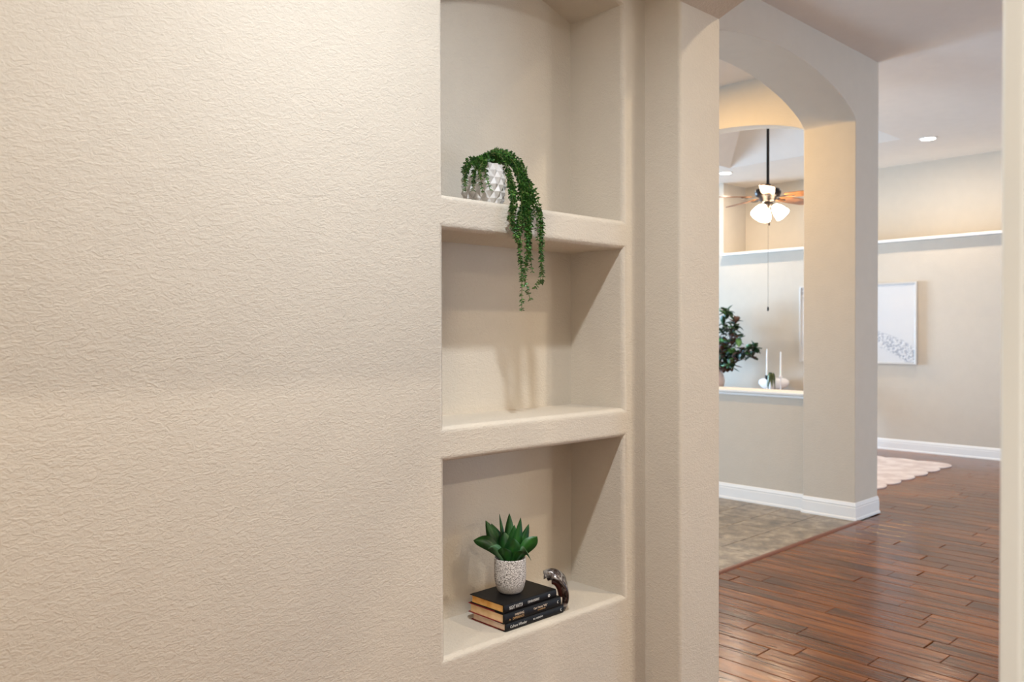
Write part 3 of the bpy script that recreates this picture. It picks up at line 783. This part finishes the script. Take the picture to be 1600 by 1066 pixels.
# ------------------------------------------------------------------ GREAT ROOM: fan
M['bronze'] = simple('dark_bronze_metal', srgb(38, 32, 30), .3, .7)
M['maple'] = noisy('warm_maple_blade', srgb(120, 76, 40), srgb(158, 106, 60), 14, .35)
M['chain'] = simple('bronze_chain', srgb(110, 92, 70), .4, .6)
x = NT('glowing_frosted_glass'); x.set(Base_Color=(1, .95, .88, 1), Roughness=.4, Emission_Color=(1, .80, .56, 1), Emission_Strength=60); M['shade'] = x.m
def fan():
    fx, fy = 7.32, 4.13
    t = thing('ceiling_fan', 'dark bronze ceiling fan with lit glass shades hanging on a long rod', 'ceiling fan', (fx, fy, 0), VR)
    zt = 4.0; r_ = math.radians
    if True:
        bm = bmesh.new(); tube(bm, [(0, 0, 2.86), (0, 0, zt)], .0135, 14); bm_obj('downrod', bm, M['bronze'], t)
        bm = bmesh.new(); lathe(bm, [(.012, 3.90), (.05, 3.915), (.068, 3.96), (.07, 4.018)], 24); bm_obj('canopy', bm, M['bronze'], t, smooth=True)
        bm = bmesh.new(); lathe(bm, [(.02, 2.715), (.06, 2.72), (.075, 2.735), (.085, 2.76), (.112, 2.775), (.124, 2.80), (.126, 2.825), (.115, 2.845), (.05, 2.858), (.032, 2.868), (.028, 2.895), (.014, 2.90)], 32)
        bm_obj('motor_housing', bm, M['bronze'], t, smooth=True)
        bm = bmesh.new(); lathe(bm, [(.006, 2.655), (.02, 2.658), (.034, 2.67), (.04, 2.69), (.04, 2.716)], 20); bm_obj('light_fitter', bm, M['bronze'], t, smooth=True)
        for k in range(5):
            a = r_(-108+72*k)
            bm = bmesh.new()
            st = [(.17, .045), (.22, .060), (.40, .068), (.60, .070), (.645, .060), (.665, .035)]
            up = []; dn = []
            pit = r_(-11)
            for x_, w in st:
                for lst, zz in ((up, .004), (dn, -.004)):
                    for sgn in (-1, 1):
                        yy = sgn*w; lst.append(bm.verts.new((x_, yy*math.cos(pit), 2.772+zz+yy*math.sin(pit))))
            n = len(st)
            for i in range(n-1):
                bm.faces.new((up[2*i], up[2*i+1], up[2*i+3], up[2*i+2])); bm.faces.new((dn[2*i], dn[2*i+2], dn[2*i+3], dn[2*i+1]))
                bm.faces.new((up[2*i], up[2*i+2], dn[2*i+2], dn[2*i])); bm.faces.new((up[2*i+1], dn[2*i+1], dn[2*i+3], up[2*i+3]))
            bm.faces.new((up[0], dn[0], dn[1], up[1])); bm.faces.new((up[-1], dn[-1], dn[-2], up[-2]))
            o = bm_obj('blade', bm, M['maple'], t); o.rotation_euler = (0, 0, a)
            bm = bmesh.new(); bx(bm, .09, -.016, 2.760, .19, .016, 2.766, .002)
            tube(bm, spline([(.18, -.016, 2.762), (.215, -.034, 2.760), (.25, -.020, 2.760), (.262, 0, 2.760), (.25, .020, 2.760), (.215, .034, 2.762), (.18, .016, 2.762)], 3), .004, 6)
            q = bm_obj('blade_iron', bm, M['bronze'], o)
        for k, az in enumerate((-35, -145, 90)):
            a = r_(az); d = Vector((math.cos(a), math.sin(a), 0)); tilt = r_(42)
            ax = (d*math.sin(tilt)+Vector((0, 0, -1))*math.cos(tilt)).normalized()
            base = Vector((0, 0, 2.695))+d*.045
            bm = bmesh.new(); tube(bm, [Vector((0, 0, 2.69)), base, base+ax*.03], .010, 8); bm_obj('lamp_arm', bm, M['bronze'], t)
            bm = bmesh.new()
            pr = [(.022, 0), (.034, .012), (.050, .04), (.062, .08), (.068, .115), (.072, .13), (.069, .131), (.060, .09), (.048, .045), (.030, .012)]
            lathe(bm, pr, 28, close_bottom=True)
            o = bm_obj('glass_shade', bm, M['shade'], t, smooth=True)
            o.location = base+ax*.022; o.rotation_euler = ax.to_track_quat('Z', 'Y').to_euler()
        for (xx, z1, z0) in ((.004, 2.70, 2.50), (-.006, 2.66, 1.67)):
            bm = bmesh.new(); tube(bm, [(xx, -.03, z1), (xx, -.03, z0+.03)], .0014, 6)
            c = bm_obj('pull_chain', bm, M['chain'], t)
            bm = bmesh.new(); lathe(bm, [(.003, z0-.012), (.009, z0-.004), (.009, z0+.015), (.004, z0+.032)], 10, xx, -.03); bm_obj('chain_fob', bm, M['bronze'], c, smooth=True)
fan()

# recessed lights
M['lens'] = None
x = NT('lit_downlight_lens'); x.set(Base_Color=(1, 1, 1, 1), Emission_Color=(1, .95, .88, 1), Emission_Strength=24); M['lens'] = x.m
def can(x_, y_, z_, label):
    t = thing('recessed_light', label, 'ceiling light', (x_, y_, z_), 0)
    bm = bmesh.new(); lathe(bm, [(.072, -.001), (.095, -.001), (.095, -.006), (.075, -.010), (.072, -.001)], 32, close_bottom=False); bm_obj('trim_ring', bm, M['trim'], t)
    bm = bmesh.new(); lathe(bm, [(.074, -.003), (.074, -.006), (.04, -.009), (.001, -.010)], 28); bm_obj('lens', bm, M['lens'], t)
can(9.64, 3.49, 3.6, 'round lit downlight in the ceiling above the wall art')
can(9.70, 6.10, 3.6, 'round lit downlight in the ceiling beside the fan rod, above the leafy branches')
can(.97, .83, 2.94, 'round lit downlight in the hall ceiling before the niches')

# ------------------------------------------------------------------ wall art
def art_mat():
    x = NT('white_textured_canvas'); tc = x.n('ShaderNodeTexCoord')
    sx = x.n('ShaderNodeSeparateXYZ'); x.l(tc.outputs['Object'], sx.inputs[0])
    w = x.n('ShaderNodeTexNoise', i_Scale=1.6, i_Detail=1.0); x.l(tc.outputs['Object'], w.inputs['Vector'])
    # band centre rises to the viewer's left (towards +y)
    a = x.n('ShaderNodeMath', operation='MULTIPLY_ADD'); a.inputs[1].default_value = -.62
    x.l(sx.outputs['Y'], a.inputs[0]); x.l(sx.outputs['Z'], a.inputs[2])
    b = x.n('ShaderNodeMath', operation='MULTIPLY_ADD'); b.inputs[1].default_value = .25
    x.l(w.outputs['Fac'], b.inputs[0]); x.l(a.outputs[0], b.inputs[2])
    band = x.n('ShaderNodeValToRGB'); e = band.color_ramp.elements
    mr = x.n('ShaderNodeMapRange'); mr.inputs['From Min'].default_value = -.2; mr.inputs['From Max'].default_value = .5
    x.l(b.outputs[0], mr.inputs['Value']); x.l(mr.outputs[0], band.inputs['Fac'])
    e[0].position = .30; e[0].color = (0, 0, 0, 1); e[1].position = .66; e[1].color = (0, 0, 0, 1)
    p = e.new(.36); p.color = (1, 1, 1, 1); p = e.new(.61); p.color = (1, 1, 1, 1)
    v = x.n('ShaderNodeTexNoise', i_Scale=42.0, i_Detail=4.0); x.l(tc.outputs['Object'], v.inputs['Vector'])
    r = x.n('ShaderNodeValToRGB'); r.color_ramp.elements[0].position = .42; r.color_ramp.elements[0].color = srgb(172, 172, 176)
    r.color_ramp.elements[1].position = .56; r.color_ramp.elements[1].color = srgb(216, 213, 210)
    x.l(v.outputs['Fac'], r.inputs['Fac'])
    mx = x.n('ShaderNodeMix', data_type='RGBA'); mx.inputs['A'].default_value = srgb(212, 209, 206)
    x.l(band.outputs['Color'], mx.inputs['Factor']); x.l(r.outputs['Color'], mx.inputs['B']); x.l(mx.outputs['Result'], x.b.inputs['Base Color'])
    bp = x.n('ShaderNodeBump'); bp.inputs['Distance'].default_value = .01; x.l(band.outputs['Color'], bp.inputs['Strength'])
    x.l(v.outputs['Fac'], bp.inputs['Height']); x.l(bp.outputs[0], x.b.inputs['Normal']); x.set(Roughness=.7)
    return x.m
t = thing('wall_art', 'large framed white abstract canvas with a grey textured band, hung on the far wall', 'picture', (10.335, 4.60, 1.56))
ya, yb, za, zb, fr = -.75, .745, -.50, .50, .022
box('canvas', (-.034, ya+fr, za+fr), (-.010, yb-fr, zb-fr), art_mat(), t)
M['frame'] = simple('pale_silver_frame', srgb(206, 200, 192), .35, .2)
bm = bmesh.new()
bx(bm, -.045, ya, za, -.001, ya+fr, zb, .002); bx(bm, -.045, yb-fr, za, -.001, yb, zb, .002)
bx(bm, -.045, ya+fr, za, -.001, yb-fr, za+fr, .002); bx(bm, -.045, ya+fr, zb-fr, -.001, yb-fr, zb, .002)
bm_obj('picture_frame', bm, M['frame'], t)

# ------------------------------------------------------------------ rug with scalloped edge
bm = bmesh.new(); out = []
X0, X1, Y0, Y1, sc = 6.9, 9.60, 3.24, 6.0, .34
def scallop(p, q, nrm, n):
    p = Vector(p); q = Vector(q); nrm = Vector(nrm); r = []
    for i in range(n):
        for k in range(8):
            u = k/8; r.append(p+(q-p)*((i+u)/n)+nrm*.062*math.sin(math.pi*u)**.6)
    return r
out = scallop((X0, Y0), (X1, Y0), (0, -1), 8)+scallop((X1, Y0), (X1, Y1), (1, 0), 8)+scallop((X1, Y1), (X0, Y1), (0, 1), 8)+scallop((X0, Y1), (X0, Y0), (-1, 0), 8)
lo = [bm.verts.new((p.x, p.y, .0012)) for p in out]; hi = [bm.verts.new((p.x, p.y, .010)) for p in out]
m = len(out)
for i in range(m): bm.faces.new((lo[i], lo[(i+1) % m], hi[(i+1) % m], hi[i]))
for tr in tessellate_polygon([[Vector((p.x, p.y, 0)) for p in out]]):
    bm.faces.new([hi[i] for i in tr]); bm.faces.new([lo[i] for i in tr][::-1])
M['rug'] = noisy('blush_hide_rug', srgb(204, 186, 178), srgb(222, 208, 200), 6, .9, .4)
rug = bm_obj('rug', bm, M['rug']); tag(rug, 'pale blush rug with a scalloped edge on the wood floor', 'rug')

# ------------------------------------------------------------------ console with decor behind the half wall
M['tablewood'] = noisy('pale_console_wood', srgb(150, 116, 84), srgb(178, 142, 106), 9, .5)
t = thing('console_table', 'light wooden console table against the far wall behind the half wall', 'table', (10.05, 6.05, 0))
box('tabletop', (-.22, -1.0, .635), (.22, 1.0, .67), M['tablewood'], t, bevel=.004)
for sx_ in (-1, 1):
    for sy_ in (-1, 1): box('leg', (sx_*.185-.022, sy_*.94-.022, .0005), (sx_*.185+.022, sy_*.94+.022, .635), M['tablewood'], t, bevel=.003)
TZ = .6705
M['white_ceramic'] = simple('matte_white_ceramic', srgb(236, 230, 226), .5)
M['pinkish'] = simple('pale_pinkish_ceramic', srgb(226, 208, 200), .5)
t = thing('bowl', 'white rounded ceramic bowl on the console, half hidden by the half wall', 'bowl', (10.09, 5.60, TZ), 0)
bm = bmesh.new(); lathe(bm, [(.05, 0), (.10, .01), (.16, .05), (.195, .10), (.19, .14), (.15, .165), (.12, .17), (.115, .163), (.14, .155), (.17, .12), (.165, .08), (.10, .03), (.001, .02)], 36)
bm_obj('bowl_body', bm, M['white_ceramic'], t, smooth=True)
M['candle'] = simple('white_wax', srgb(244, 240, 234), .5, 0, Subsurface_Weight=.1)
def candle(x_, y_, h0, h1, holder, label, cup=False):
    t = thing('candlestick', label, 'candle', (x_, y_, TZ), 0, 'candlesticks on the console')
    bm = bmesh.new(); lathe(bm, [(.045, 0), (.045, .008), (.012, .016), (.008, .03), (.008, h0-.04), (.018, h0-.03), (.02, h0), (.008, h0)], 20); bm_obj('holder', bm, holder, t, smooth=True)
    if cup: bm = bmesh.new(); lathe(bm, [(.012, h0-.045), (.0235, h0-.03), (.0255, h0+.012), (.0125, h0+.012)], 20); bm_obj('cup', bm, M['bronze'], t, smooth=True)['label'] = 'black candle cup'
    bm = bmesh.new(); tube(bm, [(0, 0, h0-.02), (0, 0, h1-.02), (0, 0, h1)], [.0105, .0080, .003], 12); bm_obj('candle', bm, M['candle'], t)
    bm = bmesh.new(); tube(bm, [(0, 0, h1), (0, .001, h1+.012)], .001, 5); bm_obj('wick', bm, M['bronze'], t)
candle(9.865, 5.575, .205, .565, M['white_ceramic'], 'white taper candle in a black cup before the white bowl', True)
candle(9.95, 5.425, .215, .53, M['white_ceramic'], 'white taper candle in a white holder, right of the drooping plant')
# small drooping plant in the bowl
M['olive'] = leaf_mat('olive_leaf', srgb(40, 54, 24), srgb(110, 120, 66), 20)
t = thing('drooping_plant', 'small dark olive plant drooping from a slim vase before the white bowl', 'plant', (9.80, 5.48, TZ), 0)
bm = bmesh.new(); lathe(bm, [(.018, 0), (.024, .01), (.022, .12), (.030, .15), (.026, .15), (.001, .14)], 16); bm_obj('vase', bm, M['white_ceramic'], t, smooth=True)
rs = random.Random(9)
for k in range(16):
    a = rs.uniform(0, 6.283); r = rs.uniform(.05, .085)
    V, Fc = strap_leaf((0, 0, .15), (r*math.cos(a), r*math.sin(a), rs.uniform(.02, .14)), .034, .12, .6, .1, 8)
    me = bpy.data.meshes.new('leaf'); me.from_pydata(V, [], Fc); me.update(); link('leaf', me, M['olive'], t, smooth=True)
for k in range(6):
    a = rs.uniform(0, 6.283)
    V, Fc = strap_leaf((0, 0, .14), (.03*math.cos(a), .03*math.sin(a), .245), .02, .01, .6, .1, 6)
    me = bpy.data.meshes.new('leaf'); me.from_pydata(V, [], Fc); me.update(); link('leaf', me, M['olive'], t, smooth=True)

# leafy branches in a vase
M['mag_green'] = leaf_mat('glossy_dark_green_leaf', srgb(14, 34, 16), srgb(48, 80, 40), 6)
M['mag_light'] = leaf_mat('bright_green_leaf', srgb(70, 120, 60), srgb(120, 166, 96), 6)
M['mag_brown'] = leaf_mat('russet_leaf_underside', srgb(58, 34, 24), srgb(104, 64, 44), 6)
M['bark'] = simple('brown_twig', srgb(70, 50, 36), .8)
def branches():
    t = thing('magnolia_branches', 'dark green and russet leafy branches in a vase on the console', 'plant', (10.0, 6.42, TZ), 0)
    bm = bmesh.new(); lathe(bm, [(.06, 0), (.09, .02), (.11, .10), (.09, .20), (.05, .26), (.055, .29), (.045, .29), (.04, .26), (.001, .05)], 28); bm_obj('vase', bm, M['pinkish'], t, smooth=True)
    rs = random.Random(21)
    tips = [(-.02, -.16, 1.06), (.0, -.30, .92), (-.04, -.36, .70), (0, -.60, .58), (-.04, -.58, .46), (.02, -.34, .46), (-.02, -.26, .34),
            (.03, .05, 1.0), (0, .3, .9), (-.05, .5, .6), (.04, -.10, .82), (-.08, -.2, .62), (-.05, -.44, .52), (.0, -.12, .5), (.05, -.22, .78)]
    for j, tp in enumerate(tips):
        pts = spline([(0, 0, .2), (tp[0]*.4, tp[1]*.35, .2+(tp[2]-.2)*.55), (tp[0], tp[1], tp[2])], 6)
        bm = bmesh.new(); tube(bm, pts, [.005-.0035*i/(len(pts)-1) for i in range(len(pts))], 6); br = bm_obj('branch', bm, M['bark'], t)
        for i in range(24):
            p = pts[min(len(pts)-1, 4+int(rs.random()**.8*(len(pts)-4)))] if i > 5 else pts[-1]
            v = Vector((rs.uniform(-1, 1), rs.uniform(-1, 1), rs.uniform(-.6, .9))).normalized()*rs.uniform(.10, .155)
            V, Fc = strap_leaf(p, p+v, rs.uniform(.062, .088), rs.uniform(-.01, .02), .55, .25, 5)
            me = bpy.data.meshes.new('leaf'); me.from_pydata(V, [], Fc); me.update()
            q = rs.random(); link('leaf', me, M['mag_green'] if q < .58 else (M['mag_brown'] if q < .85 else M['mag_light']), br, smooth=True)
branches()
